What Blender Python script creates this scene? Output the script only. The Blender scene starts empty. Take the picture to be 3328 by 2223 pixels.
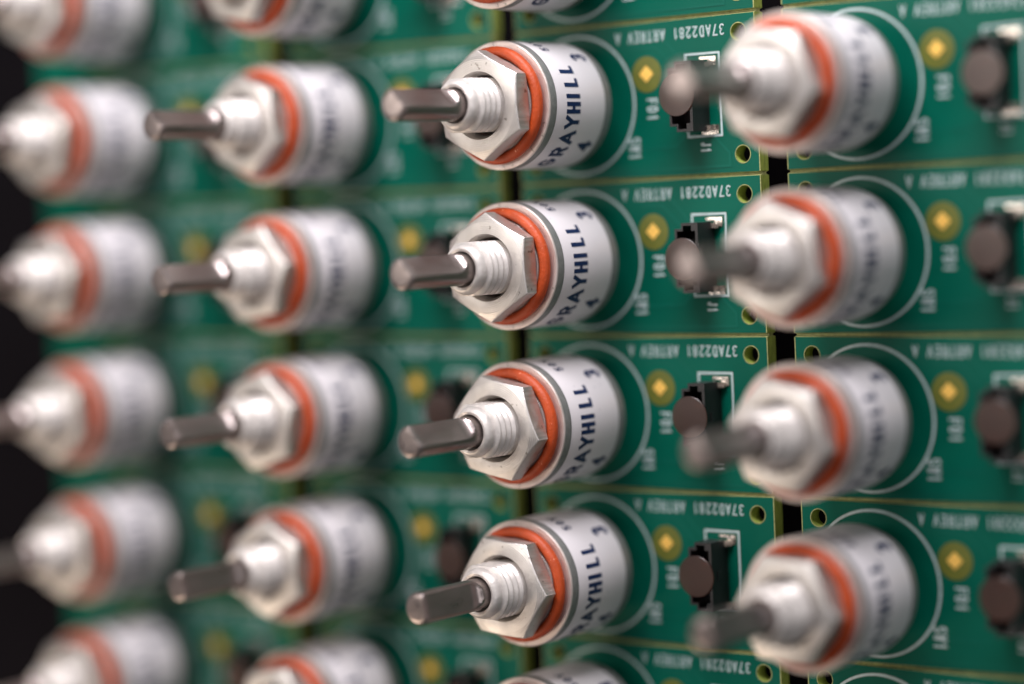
import bpy, bmesh, math, random
from mathutils import Matrix, Vector, Euler
random.seed(7)
sc = bpy.context.scene
R = math.radians
# One Blender unit is 15.9 mm: the row pitch of the switches. "Board space": x right, y up, z out of the boards.
sc.unit_settings.scale_length = 0.0159
B2W = Matrix.Rotation(R(90), 4, 'X')

# ------------------------------------------------------------------ camera
cd = bpy.data.cameras.new('camera'); cam = bpy.data.objects.new('camera', cd)
sc.collection.objects.link(cam); sc.camera = cam
cam.matrix_world = B2W @ (Matrix.Translation((9.2376, .366, 12.3993)) @ Euler((-.0938, .6696, -.0594), 'XYZ').to_matrix().to_4x4())
cd.sensor_width = 36; cd.lens = 2.3119*36; cd.clip_start = .1; cd.clip_end = 400
cd.dof.use_dof = True; cd.dof.focus_distance = 14.56
cd.dof.aperture_fstop = 1e-3*cd.lens/(2*.50)          # aperture radius .50 units (8 mm)

# ------------------------------------------------------------------ light
w = bpy.data.worlds.new('World'); sc.world = w; w.use_nodes = True
bg = w.node_tree.nodes['Background']; bg.inputs[0].default_value = (.90, .88, .95, 1); bg.inputs[1].default_value = .10
def area(name, pos, aim, size, sizey, power, col):
    l = bpy.data.lights.new(name, 'AREA'); l.shape = 'RECTANGLE'; l.size = size; l.size_y = sizey
    l.energy = power; l.color = col
    o = bpy.data.objects.new(name, l); sc.collection.objects.link(o)
    p = B2W @ Vector(pos); a = B2W @ Vector(aim)
    o.location = p; o.rotation_euler = (a-p).to_track_quat('-Z', 'Y').to_euler(); return o
area('ceiling_lamp', (3, 14, 7.5), (-1, 0, 0), 13, 3.5, 5200, (1, .955, .985))
area('window_lamp', (-7, 4, 17), (0, 0, 0), 11, 9, 1250, (1, .91, .83))
area('small_lamp', (.5, 8.5, 16), (0, 0, 0), 1.5, 1.5, 230, (1, .95, .92))
area('right_fill', (19, -1, 11), (0, 0, 0), 9, 9, 620, (1, .97, .97))  # weak fill added at right to lift the label sides, no actual fixture
area('floor_lamp', (-9, -9, 8), (0, 0, 0), 5, 4, 640, (1, .80, .62))
sc.view_settings.view_transform = 'Standard'; sc.view_settings.look = 'None'
sc.view_settings.exposure = 0; sc.view_settings.gamma = 1
sc.cycles.use_denoising = True
sc.cycles.sample_clamp_indirect = 6

# ------------------------------------------------------------------ materials
def mat(name, col, rough=.5, metal=0, noise=0, nscale=20, bump=0, bscale=60, rnoise=0, coat=0, spec=.5, trans=0, specks=None, ior=1.5, stretch=(1, 1, 1), turned=False):
    m = bpy.data.materials.new(name); m.use_nodes = True; nt = m.node_tree; b = nt.nodes['Principled BSDF']
    b.inputs['Base Color'].default_value = (*col, 1); b.inputs['Roughness'].default_value = rough
    b.inputs['Metallic'].default_value = metal; b.inputs['Coat Weight'].default_value = coat
    b.inputs['Coat Roughness'].default_value = .12
    b.inputs['Specular IOR Level'].default_value = spec; b.inputs['Transmission Weight'].default_value = trans
    b.inputs['IOR'].default_value = ior
    L = nt.links.new
    tc = nt.nodes.new('ShaderNodeTexCoord'); mp = nt.nodes.new('ShaderNodeMapping'); mp.inputs['Scale'].default_value = stretch
    oi = nt.nodes.new('ShaderNodeObjectInfo'); ml = nt.nodes.new('ShaderNodeVectorMath'); ml.operation = 'MULTIPLY_ADD'
    cx = nt.nodes.new('ShaderNodeCombineXYZ')
    for k in range(3): L(oi.outputs['Random'], cx.inputs[k])
    ml.inputs[1].default_value = (37, 53, 71); L(cx.outputs[0], ml.inputs[0]); L(tc.outputs['Object'], ml.inputs[2])
    L(ml.outputs[0], mp.inputs[0])
    def noi(s, d=5):
        n = nt.nodes.new('ShaderNodeTexNoise'); n.inputs['Scale'].default_value = s; n.inputs['Detail'].default_value = d
        L(mp.outputs[0], n.inputs['Vector']); return n
    last = None
    if noise:
        n = noi(nscale); r = nt.nodes.new('ShaderNodeMapRange')
        r.inputs['From Min'].default_value = .3; r.inputs['From Max'].default_value = .7
        r.inputs['To Min'].default_value = 1-noise; r.inputs['To Max'].default_value = 1+noise
        L(n.outputs['Fac'], r.inputs['Value'])
        h = nt.nodes.new('ShaderNodeHueSaturation'); h.inputs['Color'].default_value = (*col, 1)
        L(r.outputs[0], h.inputs['Value']); last = h.outputs[0]
    if specks:
        sc_, thr, scol = specks
        n = noi(sc_, 2); r = nt.nodes.new('ShaderNodeMapRange')
        r.inputs['From Min'].default_value = thr; r.inputs['From Max'].default_value = thr+.04
        L(n.outputs['Fac'], r.inputs['Value'])
        mx = nt.nodes.new('ShaderNodeMix'); mx.data_type = 'RGBA'; L(r.outputs[0], mx.inputs[0])
        if last: L(last, mx.inputs[6])
        else: mx.inputs[6].default_value = (*col, 1)
        mx.inputs[7].default_value = (*scol, 1); last = mx.outputs[2]
    if last: L(last, b.inputs['Base Color'])
    if rnoise:
        n = noi(nscale*1.7); r = nt.nodes.new('ShaderNodeMapRange')
        r.inputs['From Min'].default_value = .3; r.inputs['From Max'].default_value = .7
        r.inputs['To Min'].default_value = rough-rnoise; r.inputs['To Max'].default_value = rough+rnoise
        L(n.outputs['Fac'], r.inputs['Value']); L(r.outputs[0], b.inputs['Roughness'])
    if bump:
        n = noi(bscale, 4); bp = nt.nodes.new('ShaderNodeBump'); bp.inputs['Strength'].default_value = bump
        bp.inputs['Distance'].default_value = .01; L(n.outputs['Fac'], bp.inputs['Height']); L(bp.outputs[0], b.inputs['Normal'])
        if turned:      # fine lathe rings about the axis
            wv = nt.nodes.new('ShaderNodeTexWave'); wv.wave_type = 'RINGS'; wv.rings_direction = 'Z'; wv.inputs['Scale'].default_value = 26
            wv.inputs['Distortion'].default_value = .6; wv.inputs['Detail'].default_value = 3; L(tc.outputs['Object'], wv.inputs['Vector'])
            b2 = nt.nodes.new('ShaderNodeBump'); b2.inputs['Strength'].default_value = .22; b2.inputs['Distance'].default_value = .004
            L(wv.outputs['Fac'], b2.inputs['Height']); L(bp.outputs[0], b2.inputs['Normal']); L(b2.outputs[0], b.inputs['Normal'])
    return m
M = dict(
    mask=mat('green_solder_mask', (.0004, .090, .058), .38, noise=.14, nscale=1.2, bump=.04, bscale=25, spec=.11),
    trace=mat('masked_copper', (.0025, .099, .067), .38, spec=.11),
    fr4=mat('fibreglass_edge', (.27, .33, .065), .55, noise=.25, nscale=14, bump=.25, bscale=50, stretch=(1, 1, 4)),
    groove=mat('scored_fibreglass', (.30, .31, .12), .6, noise=.3, nscale=40, bump=.5, bscale=70),
    silk=mat('white_silkscreen', (.43, .53, .53), .55, noise=.14, nscale=45, bump=.2, bscale=90),
    opening=mat('bare_laminate', (.115, .125, .018), .4, noise=.08, nscale=10, spec=.4),
    gold=mat('gold_plating', (.95, .58, .12), .40, .35, noise=.08),
    solder=mat('solder', (.78, .72, .66), .22, 1, bump=.6, bscale=22, rnoise=.08),
    alu=mat('machined_aluminium', (.68, .60, .57), .48, .80, noise=.07, nscale=9, bump=.22, bscale=110, rnoise=.08, specks=(26, .69, (.42, .38, .34))),
    nutm=mat('tumbled_nut_metal', (.68, .65, .625), .48, .95, noise=.08, nscale=7, bump=.16, bscale=95, rnoise=.09, turned=True, specks=(21, .69, (.36, .33, .30))),
    bush=mat('threaded_bushing_metal', (.70, .66, .63), .48, .45, noise=.12, nscale=18, bump=.18, bscale=60, rnoise=.10),
    band=mat('cast_grey_metal', (.27, .27, .265), .5, .55, noise=.12, nscale=30, bump=.3, bscale=130),
    shaft=mat('dark_steel', (.31, .265, .255), .33, .92, noise=.08, nscale=12, bump=.05, bscale=50, rnoise=.06, stretch=(1, 1, .3)),
    label=mat('white_label', (.70, .665, .69), .40, 0, noise=.02, nscale=5, specks=(30, .74, (.3, .3, .34)), spec=.55),
    ink=mat('navy_ink', (.004, .016, .075), .45),
    ring=mat('orange_rubber', (.43, .055, .007), .5, noise=.14, nscale=12, bump=.35, bscale=60, specks=(48, .71, (.8, .35, .22)), spec=.45),
    base=mat('dark_epoxy', (.018, .022, .02), .5, noise=.2),
    tan=mat('tan_terminal', (.075, .052, .036), .5, .2),
    black=mat('black_plastic', (.012, .011, .012), .42, noise=.2, nscale=15, bump=.15, bscale=70),
    amber=mat('amber_tape', (.20, .062, .035), .34, trans=.92, spec=.8, ior=1.62, noise=.03),
    backing=mat('backing_black', (.006, .005, .0065), .9, noise=.3, nscale=.4, spec=.05),
)

# ------------------------------------------------------------------ mesh helpers
def link(name, bm, mats, parent=None, smooth=30, recalc=True):
    if recalc: bmesh.ops.recalc_face_normals(bm, faces=bm.faces)
    me = bpy.data.meshes.new(name); bm.to_mesh(me); bm.free()
    for m in (mats if isinstance(mats, (list, tuple)) else [mats]): me.materials.append(m)
    if smooth:
        for p in me.polygons: p.use_smooth = True
        me.set_sharp_from_angle(angle=R(smooth))
    o = bpy.data.objects.new(name, me); sc.collection.objects.link(o)
    if parent: o.parent = parent
    return o
def empty(name, x, y, z=0):
    o = bpy.data.objects.new(name, None); sc.collection.objects.link(o); o.empty_display_size = .1
    o.location = B2W @ Vector((x, y, z)); o.rotation_euler = (R(90), 0, 0); return o
def lathe(prof, n=96, fn=None, closed=True):
    bm = bmesh.new(); rings = []
    for r, z in prof:
        vs = []
        for k in range(n):
            a = 2*math.pi*k/n; p = Vector((r*math.cos(a), r*math.sin(a), z))
            if fn: p = fn(p, a, r, z)
            vs.append(bm.verts.new(p))
        rings.append(vs)
    m = len(rings)
    for i in range(m if closed else m-1):
        A, Bq = rings[i], rings[(i+1) % m]
        for k in range(n): bm.faces.new((A[k], A[(k+1) % n], Bq[(k+1) % n], Bq[k]))
    if not closed:
        bm.faces.new(rings[0]); bm.faces.new(rings[-1])
    return bm
def box(bm, x0, x1, y0, y1, z0, z1, bev=0):
    r = bmesh.ops.create_cube(bm, size=1)
    for v in r['verts']:
        v.co = Vector(((x0+x1)/2+v.co.x*(x1-x0), (y0+y1)/2+v.co.y*(y1-y0), (z0+z1)/2+v.co.z*(z1-z0)))
    if bev:
        es = list({e for v in r['verts'] for e in v.link_edges})
        bmesh.ops.bevel(bm, geom=es, offset=bev, segments=2, affect='EDGES')
def prism(bm, loops, z0, z1, mat_side=0, mat_top=0):
    """outline with holes, closed slab between z0 and z1"""
    es = []; vs_all = []
    for lp in loops:
        vs = [bm.verts.new((x, y, z1)) for x, y in lp]; vs_all += vs
        es += [bm.edges.new((vs[i], vs[(i+1) % len(vs)])) for i in range(len(vs))]
    f = bmesh.ops.triangle_fill(bm, use_beauty=True, use_dissolve=False, edges=es)
    top = [g for g in f['geom'] if isinstance(g, bmesh.types.BMFace)]
    for q in top: q.material_index = mat_top
    ex = bmesh.ops.extrude_face_region(bm, geom=top)
    for g in ex['geom']:
        if isinstance(g, bmesh.types.BMVert): g.co.z = z0
        if isinstance(g, bmesh.types.BMFace): g.material_index = mat_top
    return top
# ribbons: mitred strokes laid on a mapped surface, each stroke a hair above the one before
def ribbon(bm, pts, w, fn, h0, closed=False, step=.03):
    P = [Vector(p) for p in pts]
    Q = []
    n = len(P); rng = range(n if closed else n-1)
    for i in rng:
        a, b = P[i], P[(i+1) % n]; k = max(1, int((b-a).length/step))
        Q += [a+(b-a)*t/k for t in range(k)]
    if not closed: Q.append(P[-1])
    m = len(Q); Lf, Rt = [], []
    for i in range(m):
        a = Q[i-1] if (i or closed) else None; c = Q[(i+1) % m] if (i < m-1 or closed) else None
        d1 = (Q[i]-a).normalized() if a is not None else (c-Q[i]).normalized()
        d2 = (c-Q[i]).normalized() if c is not None else d1
        n1, n2 = Vector((-d1.y, d1.x)), Vector((-d2.y, d2.x)); nn = (n1+n2)
        if nn.length < .2: nn = n1
        nn.normalize(); s = w/2/max(.45, nn.dot(n1))
        Lf.append(bm.verts.new(fn(Q[i]+nn*s, h0))); Rt.append(bm.verts.new(fn(Q[i]-nn*s, h0)))
    for i in range(m if closed else m-1):
        j = (i+1) % m; bm.faces.new((Lf[i], Lf[j], Rt[j], Rt[i]))
def arc(cx, cy, rx, ry, a0, a1, n=9):
    return [(cx+rx*math.cos(R(a0+(a1-a0)*k/n)), cy+ry*math.sin(R(a0+(a1-a0)*k/n))) for k in range(n+1)]
G = {  # unit-height stroke glyphs, width 1 (scaled when set)
 '1': [[(.25, .8), (.5, 1), (.5, 0)]],
 '2': [arc(.5, .72, .42, .28, 160, -30)+[(.06, 0), (.95, 0)]],
 '3': [arc(.45, .75, .42, .25, 140, -90)+arc(.45, .25, .47, .25, 90, -140)],
 '4': [[(.72, 0), (.72, 1), (.02, .3), (1, .3)]],
 '5': [[(.88, 1), (.18, 1), (.12, .55)]+arc(.48, .31, .44, .31, 110, -140)],
 '7': [[(.05, 1), (.95, 1), (.35, 0)]],
 '8': [arc(.5, .76, .36, .24, -90, 270, 14), arc(.5, .27, .43, .27, 90, 450, 14)],
 '0': [arc(.5, .5, .42, .5, 0, 360, 18)],
 'A': [[(0, 0), (.5, 1), (1, 0)], [(.2, .3), (.8, .3)]],
 'D': [[(.08, 0), (.08, 1), (.45, 1)]+arc(.45, .5, .47, .5, 90, -90)+[(.08, 0)]],
 'R': [[(.08, 0), (.08, 1), (.55, 1)]+arc(.55, .74, .37, .26, 90, -90)+[(.08, .48)], [(.55, .46), (.95, 0)]],
 'T': [[(0, 1), (1, 1)], [(.5, .96), (.5, 0)]],
 'E': [[(.95, 1), (.1, 1), (.1, 0), (.95, 0)], [(.1, .52), (.8, .52)]],
 'V': [[(0, 1), (.5, 0), (1, 1)]],
 'F': [[(.1, 0), (.1, 1), (.95, 1)], [(.1, .52), (.8, .52)]],
 'S': [arc(.5, .75, .4, .25, 30, 250)+arc(.5, .26, .43, .26, 90, -150)],
 'W': [[(0, 1), (.25, 0), (.5, .8), (.75, 0), (1, 1)]],
 'J': [[(.7, 1), (.7, .3)]+arc(.4, .28, .3, .28, 0, -170)],
 'G': [arc(.52, .5, .46, .5, 48, 345, 16)+[(.97, .46), (.55, .46)]],
 'Y': [[(0, 1), (.5, .45), (1, 1)], [(.5, .47), (.5, 0)]],
 'H': [[(.08, 0), (.08, 1)], [(.92, 0), (.92, 1)], [(.08, .5), (.92, .5)]],
 'I': [[(.5, 0), (.5, 1)]],
 'L': [[(.12, 1), (.12, 0), (.98, 0)]],
}
def glyph(bm, ch, s0, s1, t0, t1, wd, fn, h=0):
    """glyph into the box s0..s1 x t0..t1 (inset by half the stroke)"""
    a, b, c, d = s0+wd/2, s1-wd/2, t0+wd/2, t1-wd/2
    for k, st in enumerate(G[ch]):
        pts = [(a+(b-a)*x, c+(d-c)*y) for x, y in st]
        if (Vector(pts[0])-Vector(pts[-1])).length > wd*.5:       # open strokes run half a width on, to the full letter height
            p0, p1, q0, q1 = Vector(pts[0]), Vector(pts[1]), Vector(pts[-1]), Vector(pts[-2])
            pts = [tuple(p0+(p0-p1).normalized()*wd/2)]+pts[1:-1]+[tuple(q0+(q0-q1).normalized()*wd/2)]
        ribbon(bm, pts, wd, fn, h+k*.0006, step=.02)

# ------------------------------------------------------------------ the setting behind
bm = bmesh.new(); box(bm, -60, 60, -50, 50, -1.9, -1.6)
o = link('background', bm, M['backing'], smooth=0); o.rotation_euler = (R(90), 0, 0); o['kind'] = 'structure'

# ------------------------------------------------------------------ circuit board panels
PX = 2.0594; CX = {-2: -2*2.0594-.05, -1: -2.0594, 0: 0, 1: 2.0594}; T = .092; XL, XR, YB, YT = -.496, 1.369, -.495, .505
HOLES = [(1.246, .382), (1.246, -.372), (-.375, .382), (-.375, -.372)]
g = .013
def circle(x, y, r, n=28): return [(x+r*math.cos(2*math.pi*k/n), y+r*math.sin(2*math.pi*k/n)) for k in range(n)]
def board_mesh():
    bm = bmesh.new()
    prism(bm, [[(XL, YB+g), (XR, YB+g), (XR, YT-g), (XL, YT-g)]]+[circle(x, y, .053) for x, y in HOLES], -T, 0, 1, 0)
    bm.normal_update()
    for f in bm.faces: f.material_index = 0 if abs(f.normal.z) > .9 else 1
    # V-scored web along the upper edge
    n0 = len(bm.faces)
    bm.faces.ensure_lookup_table()
    web = [(YT-g, -.0006), (YT-g*.35, -.026), (YT+g*.35, -.026), (YT+g, -.0006), (YT+g, -T+.0006), (YT+g*.35, -T+.026), (YT-g*.35, -T+.026), (YT-g, -T+.0006)]
    A = [bm.verts.new((XL+.002, y, z)) for y, z in web]; Bq = [bm.verts.new((XR-.002, y, z)) for y, z in web]
    fs = [bm.faces.new((A[k], A[(k+1) % 8], Bq[(k+1) % 8], Bq[k])) for k in range(8)]+[bm.faces.new(A), bm.faces.new(Bq[::-1])]
    for f in fs: f.material_index = 2
    # annular rim where the solder mask stops at every hole
    for x, y in HOLES:
        a = [bm.verts.new((px, py, .0012)) for px, py in circle(x, y, .0585)]; b = [bm.verts.new((px, py, .0012)) for px, py in circle(x, y, .0532)]
        for k in range(28):
            f = bm.faces.new((a[k], a[(k+1) % 28], b[(k+1) % 28], b[k])); f.material_index = 2
    # bare edge strips where the mask is pulled back
    for x0, x1 in ((XR-.007, XR), (XL, XL+.007)):
        f = bm.faces.new([bm.verts.new(p) for p in ((x0, YB+g, .0011), (x1, YB+g, .0011), (x1, YT-g, .0011), (x0, YT-g, .0011))]); f.material_index = 2
    return bm
def flat(p, h): return Vector((p[0], p[1], .003+h))
def silk_mesh():
    bm = bmesh.new(); W_ = .0125
    ribbon(bm, circle(0, 0, .4445, 72), .0165, flat, 0, True)
    ribbon(bm, [(.848, -.247), (1.099, -.247), (1.099, .266), (.848, .266)], .014, flat, 0, True)
    up = lambda p, h: Vector((-p[0], -p[1], .003+h))
    s = -1.147
    for ch in '37AD2281 ARTREV A':
        if ch != ' ': glyph(bm, ch, s, s+.0385, -.4405, -.3695, W_*.72, up)
        s += .0496
    def cw(x0, y0, hgt, adv, cwid, txt):
        fn = lambda p, h: Vector((x0+p[1], y0-p[0], .003+h))
        for k, ch in enumerate(txt): glyph(bm, ch, k*adv, k*adv+cwid, 0, hgt, W_, fn)
    cw(.540, .016, .083, .052, .043, 'FD1'); cw(.386, -.226, .092, .051, .043, 'SW1'); cw(.937, -.284, .076, .036, .032, 'J1')
    return bm
def trace_mesh():
    bm = bmesh.new()
    fn = lambda p, h: Vector((p[0], p[1], .0015+h))
    for k, pl in enumerate(([(.83, .222), (.703, .361), (.60, .43)], [(.76, .195), (.626, .333), (.45, .338)], [(.45, -.306), (.752, -.300), (.83, -.235)],
               [(1.03, -.24), (1.15, -.36), (1.15, -.44), (.30, -.44)], [(.66, .02), (.80, -.10)])):
        ribbon(bm, pl, .016, fn, k*.0003)
    for x, y in ((.62, .435), (.665, -.305), (1.15, -.20), (.72, -.12)):
        ribbon(bm, circle(x, y, .014, 16), .009, fn, .002, True)
    return bm
def thin(loop, z0, z1):
    bm = bmesh.new(); prism(bm, [loop], z0, z1); return bm
def pad_mesh(sgn):
    bm = bmesh.new(); yo = .236 if sgn > 0 else -.224
    box(bm, .955, 1.078, yo-.006*(sgn < 0)-.009, yo+.006*(sgn > 0)+.003, .001, .008, .002)
    box(bm, 1.018, 1.078, yo-sgn*.045-.004, yo-sgn*.008, .001, .010, .003)
    return bm
proto = {}
def child(key, maker, mats, parent, smooth=0):
    if key not in proto:
        o = link(key.split('|')[0], maker(), mats, parent, smooth); proto[key] = o; return o
    o = proto[key].copy(); sc.collection.objects.link(o); o.parent = parent; o.name = key.split('|')[0]; return o
COLS = {-2: 'leftmost column', -1: 'second column', 0: 'sharp third column', 1: 'right-hand column'}
PANEL_LABEL = {
 -2: 'blurred green circuit board strip beside the dark left background, farthest away',
 -1: 'blurred green circuit board strip between the leftmost strip and the strip in focus',
  0: 'green circuit board strip with sharp white lettering, just left of the black gap',
  1: 'green circuit board strip right of the wide black gap, nearest the viewer'}
diamond = [(.052, 0), (.040, .014), (.014, .040), (0, .052), (-.014, .040), (-.040, .014), (-.052, 0), (-.040, -.014), (-.014, -.040), (0, -.052), (.014, -.040), (.040, -.014)]
for i in (-2, -1, 0, 1):
    pan = empty('circuit_board_strip', CX[i], 0)
    pan['label'] = PANEL_LABEL[i]; pan['category'] = 'circuit board'; pan['group'] = 'green circuit board strips side by side'
    if i == -2:      # blank rail along the outer edge
        bm = bmesh.new(); box(bm, XL-.62, XL-.0005, -4.495, 3.505, -T, 0, .004); link('edge_rail', bm, M['mask'], pan, 0)
    for j in range(-3, 5):
        b = child('board', board_mesh, [M['mask'], M['fr4'], M['groove']], pan); b.location = (0, -j, 0)
        child('silkscreen', silk_mesh, M['silk'], b); child('copper_trace', trace_mesh, M['trace'], b)
        child('mask_opening', lambda: thin(circle(.5475, .167, .114, 40), .0004, .002), M['opening'], b)
        child('fiducial_pad', lambda: thin([(x+.5455, y+.169) for x, y in diamond], .0024, .0055), M['gold'], b)
        child('solder_pad|a', lambda: pad_mesh(1), M['solder'], b, 30); child('solder_pad|b', lambda: pad_mesh(-1), M['solder'], b, 30)

# ------------------------------------------------------------------ rotary switch
ZN, ZF, ZL, ZE = 1.0397, .8345, .7589, .2589
RB = .3965
def cylmap(r): return lambda p, h: Vector(((r+h)*math.cos(p[0]), (r+h)*math.sin(p[0]), p[1]))
def print_mesh(which):
    bm = bmesh.new(); m_ = cylmap(RB+.0062)
    def gl(ch, a0, a1, z0, z1, wd, h=0):
        # stroke in plane units; angles to arc length
        fn = lambda p, hh: m_((p[0]/.4, p[1]), hh)
        glyph(bm, ch, R(a0)*.4, R(a1)*.4, z0, z1, wd, fn, h)
    if which == 'name':
        for ch, a0, a1 in (('G', -73, -58), ('R', -55.5, -42.5), ('A', -40.5, -26), ('Y', -24.5, -12), ('H', -11.2, .6), ('I', 1.6, 8.4), ('L', 12.6, 21.6), ('L', 25.6, 34.6)):
            gl(ch, a0, a1, .520, .663, .0275)
    elif which == '3': gl('3', 40, 51, .296, .444, .029)
    elif which == '4': gl('4', -48.5, -36.5, .296, .438, .028)
    else: gl('5', 53.5, 60, .590, .668, .014); gl('0', 62, 68.5, .590, .668, .014); gl('Y', 70.5, 77.5, .590, .668, .014)
    return bm
def thread_fn(flat_y):
    def fn(p, a, r, z):
        if z < 1.236 and abs(p.y) > flat_y: p = Vector((p.x, math.copysign(flat_y, p.y), p.z))
        return p
    return fn
def bushing_mesh():
    prof = [(.107, .80), (.107, 1.262), (.113, 1.276), (.128, 1.281), (.140, 1.276), (.150, 1.262), (.158, 1.240), (.160, 1.232), (.154, 1.226), (.154, 1.219), (.168, 1.213)]
    z = 1.206; p = .0505
    while z > .86:
        prof += [(.182, z), (.187, z-.007), (.187, z-.015), (.182, z-.021), (.170, z-.031), (.168, z-.037), (.171, z-.043)]
        z -= p
    prof += [(.18, z), (.18, .80)]
    return lathe(prof, 96, thread_fn(.165))
def hexr(a, ap): 
    k = (a+math.pi/6) % (math.pi/3)-math.pi/6
    return ap/math.cos(k)
def nut_mesh():
    n = 144; ap = .2965; zb = .906
    rings = []
    def ring(f):
        rings.append([f(2*math.pi*k/n) for k in range(n)])
    C_ = lambda a, r, z: (r*math.cos(a), r*math.sin(a), z)
    ring(lambda a: C_(a, .1885, zb+.01)); ring(lambda a: C_(a, .1885, ZN-.055)); ring(lambda a: C_(a, .199, ZN-.034)); ring(lambda a: C_(a, .200, ZN-.030)); ring(lambda a: C_(a, .2085, ZN-.004)); ring(lambda a: C_(a, .211, ZN-.0008)); ring(lambda a: C_(a, .216, ZN))
    ring(lambda a: C_(a, .284, ZN)); ring(lambda a: C_(a, .287, ZN-.0012))
    def hx(a, inset, z): r = hexr(a, ap); return C_(a, r-inset, z-(r-ap)*.42)
    ring(lambda a: hx(a, .006, ZN-.002)); ring(lambda a: hx(a, 0, ZN-.008))
    ring(lambda a: C_(a, hexr(a, ap), zb+.008+(hexr(a, ap)-ap)*.25)); ring(lambda a: C_(a, hexr(a, ap)-.006, zb+(hexr(a, ap)-ap)*.25))
    ring(lambda a: C_(a, .275, zb))
    ring(lambda a: C_(a, .20, zb))
    bm = bmesh.new(); V = [[bm.verts.new(p) for p in r_] for r_ in rings]; m = len(V)
    for q in range(m):
        A, Bq = V[q], V[(q+1) % m]
        for k in range(n): bm.faces.new((A[k], A[(k+1) % n], Bq[(k+1) % n], Bq[k]))
    return bm
def shaft_mesh():
    fl = .060; zs = 1.335; L_ = 1.842
    prof = [(.099, .84)]+[(.099, z) for z in (1.2, 1.30, 1.315, 1.33)]
    prof += [(.0992, 1.33+.01*k) for k in range(1, 12)]+[(.0992, z) for z in (1.5, 1.6, 1.7, 1.8)]+[(.0992, 1.818), (.0980, 1.825), (.0945, 1.832), (.0885, 1.838), (.080, L_), (.06, L_+.001), (.0001, L_+.001)]
    def fn(p, a, r, z):
        if z < zs: return p
        t = min(1, (z-zs)/.085); lim = .0995-(.0995-fl)*math.sqrt(max(0, 1-(1-t)**2))
        if z > 1.82: lim -= (z-1.818)*.25
        return Vector((min(p.x, lim), p.y, p.z))
    return lathe(prof, 72, fn, closed=False)
def make_switch():
    t = empty('rotary_switch', 0, 0)
    # cast body
    bm = lathe([(.0001, .16), (.372, .16), (.384, .168), (.390, .185), (.390, ZE-.004), (RB-.001, ZE), (RB-.001, ZL+.001), (.399, ZL+.002), (.4015, ZL+.006), (.4015, ZF-.010), (.399, ZF-.003), (.394, ZF), (.30, ZF), (.0001, ZF)], 128, closed=False)
    body = link('body', bm, [M['band'], M['alu'], M['base']], t)
    for p in body.data.polygons:
        c = p.center
        if c.z > ZF-.009: p.material_index = 1
        elif c.z < .165: p.material_index = 2
    # fine seams across the rim
    bm = bmesh.new()
    for a in (93, -87): 
        fn = lambda p, h, a=a: Vector((p[0]*math.cos(R(a))-p[1]*math.sin(R(a)), p[0]*math.sin(R(a))+p[1]*math.cos(R(a)), ZF+.0012))
        ribbon(bm, [(.372, 0), (.394, .003)], .003, fn, 0)
    link('rim_seam', bm, M['base'], body, 0)
    lb = link('label', lathe([(RB-.001, ZE+.002), (RB+.004, ZE+.002), (RB+.0048, ZE+.005), (RB+.0048, ZL-.004), (RB+.004, ZL-.001), (RB-.001, ZL-.001)], 128), M['label'], t)
    link('lettering', print_mesh('name'), M['ink'], lb, 0); link('lettering', print_mesh('5'), M['ink'], lb, 0)
    link('number_marking', print_mesh('3'), M['ink'], lb, 0); link('number_marking', print_mesh('4'), M['ink'], lb, 0)
    # seal
    prof = [(.331+.0355*math.cos(R(q)), ZF+.035+.036*math.sin(R(q))) for q in range(0, 360, 18)]
    link('seal_ring', lathe(prof, 128), M['ring'], t)
    link('washer', lathe([(.19, ZF), (.287, ZF), (.2925, ZF+.008), (.2925, ZF+.046), (.286, ZF+.054), (.270, ZF+.056), (.255, ZF+.046), (.19, ZF+.044)], 96), M['alu'], t)
    link('bushing', bushing_mesh(), M['bush'], t, 40)
    nut = link('hex_nut', nut_mesh(), M['nutm'], t, 22)
    sh = link('shaft', shaft_mesh(), M['shaft'], t, 28)
    # terminals under the body
    for k in range(12):
        a = R(30*k+17); bm = bmesh.new(); x, y = .235*math.cos(a), .235*math.sin(a)
        bmesh.ops.create_cone(bm, cap_ends=True, segments=14, radius1=.014, radius2=.014, depth=.165, matrix=Matrix.Translation((x, y, .0825)))
        bmesh.ops.create_cone(bm, cap_ends=True, segments=14, radius1=.028, radius2=.020, depth=.045, matrix=Matrix.Translation((x, y, .0245)))
        link('terminal_pin', bm, M['tan'], t)
    return t
def dup(o, parent=None):
    c = o.copy(); sc.collection.objects.link(c)
    if parent: c.parent = parent
    for ch in list(o.children): dup(ch, c)
    return c

# nut turn and shaft turn (degrees) seen in the photograph; others are near these
NUT = {(0, -1): 31.5, (0, 0): 31, (0, 1): 48.5, (0, 2): -5, (-1, -2): 50, (-1, -1): 39, (-1, 0): 9, (-1, 1): 18, (-1, 2): 30, (1, -1): 50, (1, 0): 36, (1, 1): 47, (1, 2): -4}
SHF = {(0, -1): 44, (0, 0): 43, (0, 1): 38, (0, 2): 10, (-1, -1): 48, (-1, 0): 40, (-1, 1): 35, (-1, 2): 15, (1, -1): 40, (1, 0): 30, (1, 1): 35, (1, 2): 25}
ROWS = {-2: 'cut off by the top of the picture', -1: 'first whole one from the top', 0: 'second whole one from the top', 1: 'third whole one from the top', 2: 'lowest whole one', 3: 'cut off by the bottom of the picture'}
COLD = {-2: 'very blurred rotary switch, leftmost column', -1: 'blurred rotary switch, second column',
        0: 'sharp silver rotary switch, third column', 1: 'large blurred rotary switch, right column'}
sw0 = make_switch(); first = True
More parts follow.
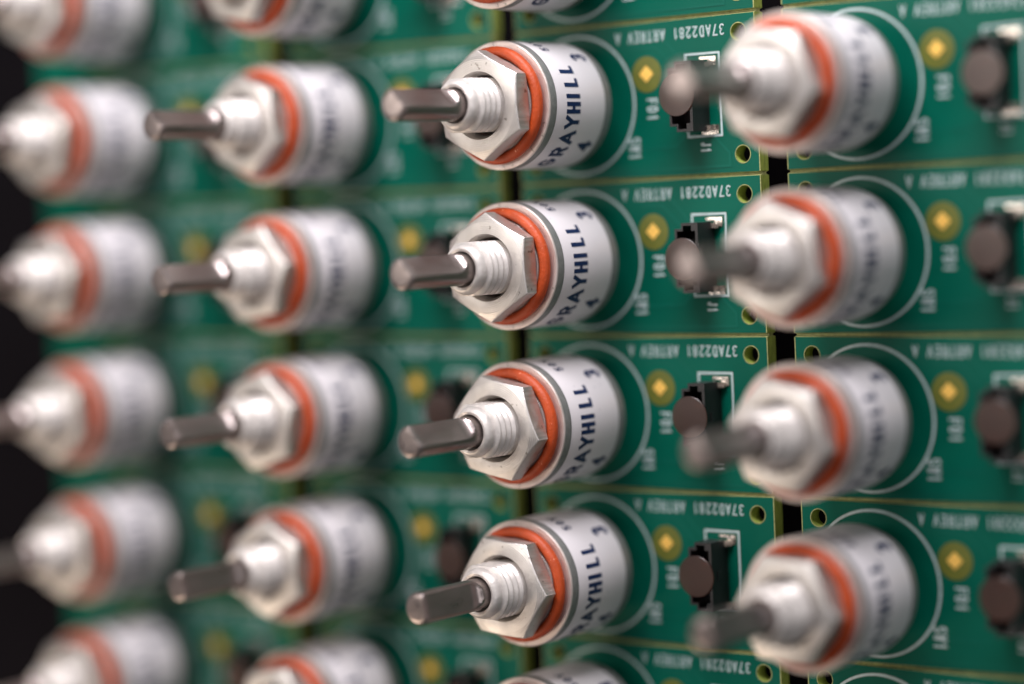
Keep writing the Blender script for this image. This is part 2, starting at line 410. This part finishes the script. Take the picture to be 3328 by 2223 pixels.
for i in (-2, -1, 0, 1):
    for j in range(-2, 4):
        if i == 1 and j in (-2, 3): continue
        s = sw0 if first else dup(sw0); first = False
        s.location = B2W @ Vector((CX[i], -j, 0))
        s['label'] = COLD[i]+', '+ROWS[j]
        s['category'] = 'rotary switch'; s['group'] = 'rotary switches in four columns'
        rnd = random.Random(i*31+j)
        tw = {(0, -1): 0, (0, 0): 1.5, (0, 1): .5, (0, 2): -.5}.get((i, j), rnd.uniform(-1.5, 1.5))
        for c in s.children:
            k = c.name.split('.')[0]
            if k == 'hex_nut': c.rotation_euler = (0, 0, R(NUT.get((i, j), rnd.uniform(0, 60))+30))
            elif k == 'shaft': c.rotation_euler = (0, 0, R(SHF.get((i, j), rnd.uniform(20, 50))))
            elif k in ('label', 'bushing', 'body'): c.rotation_euler = (0, 0, R(tw))

# ------------------------------------------------------------------ board connectors with a round tape dot
def connector():
    t = empty('board_connector', 0, 0)
    x0, xe, x1 = .843, .893, 1.016; ym, yt = .181, .217; Z = .196
    out = [(x0, -ym), (xe, -ym), (xe, -yt), (x1, -yt), (x1, yt), (xe, yt), (xe, ym), (x0, ym)]
    cav = [(x0+.016, -ym+.014), (xe+.012, -ym+.014), (xe+.012, -yt+.016), (x1-.048, -yt+.016), (x1-.048, -ym+.014), (x1-.019, -ym+.014),
           (x1-.019, ym-.014), (x1-.048, ym-.014), (x1-.048, yt-.016), (xe+.012, yt-.016), (xe+.012, ym-.014), (x0+.016, ym-.014)]
    bm = bmesh.new(); prism(bm, [out, cav], .045, Z)
    prism(bm, [[(x0+.001, -ym+.001), (x1-.001, -ym+.001), (x1-.001, ym-.001), (x0+.001, ym-.001)]], .006, .047)
    box(bm, x1-.002, x1+.006, -.03, .03, .10, .135)
    link('housing', bm, M['black'], t, 0)
    for s in (-1, 1):
        bm = bmesh.new(); box(bm, .995, 1.055, s*.196-.022, s*.196+.016, .004, .03, .004); box(bm, 1.012, 1.03, s*.196-.018, s*.196+.012, .028, .06, .003)
        link('mounting_tab', bm, M['solder'], t, 30)
    for y in (-.07, .07):
        bm = bmesh.new(); box(bm, .92, .938, y-.009, y+.009, .04, .15, .003); link('contact_pin', bm, M['gold'], t, 30)
    bm = lathe([(.0001, 0), (.128, 0), (.1305, .002), (.1305, .006), (.128, .008), (.0001, .008)], 64, closed=False)
    d = link('tape_dot', bm, M['amber'], t)
    return t
CON = {-2: 'very blurred black connector on leftmost board strip',
       -1: 'blurred black connector on second board strip',
        0: 'black connector with round dot on sharp board strip',
        1: 'dark connector with a round dot at the right picture edge'}
c0 = connector(); first = True
OFF = {(0, -1): (.905, .012), (0, 0): (.90, -.005), (0, 1): (.902, .006), (0, 2): (.900, .003), (1, 2): (.93, 0), (1, 1): (.94, .02)}
CR = {-2: 'cut by the top of the picture', -1: 'beside the first whole switch', 0: 'beside the second whole switch', 1: 'beside the third whole switch', 2: 'beside the lowest whole switch', 3: 'at the bottom of the picture'}
for i in (-2, -1, 0, 1):
    for j in range(-2, 4):
        if (i == 0 and j in (-2, 3)) or (i == 1 and j in (-2, 3)): continue
        s = c0 if first else dup(c0); first = False
        s.location = B2W @ Vector((CX[i], -j, 0))
        s['label'] = CON[i]+', '+CR[j]; s['category'] = 'connector'; s['group'] = 'black board connectors with round dots'
        for c in s.children:
            if c.name.split('.')[0] == 'tape_dot':
                x, y = OFF.get((i, j), (.92+.02*math.sin(i*3+j*2), .01*math.cos(j*5))); c.location = (x, y, .1975)
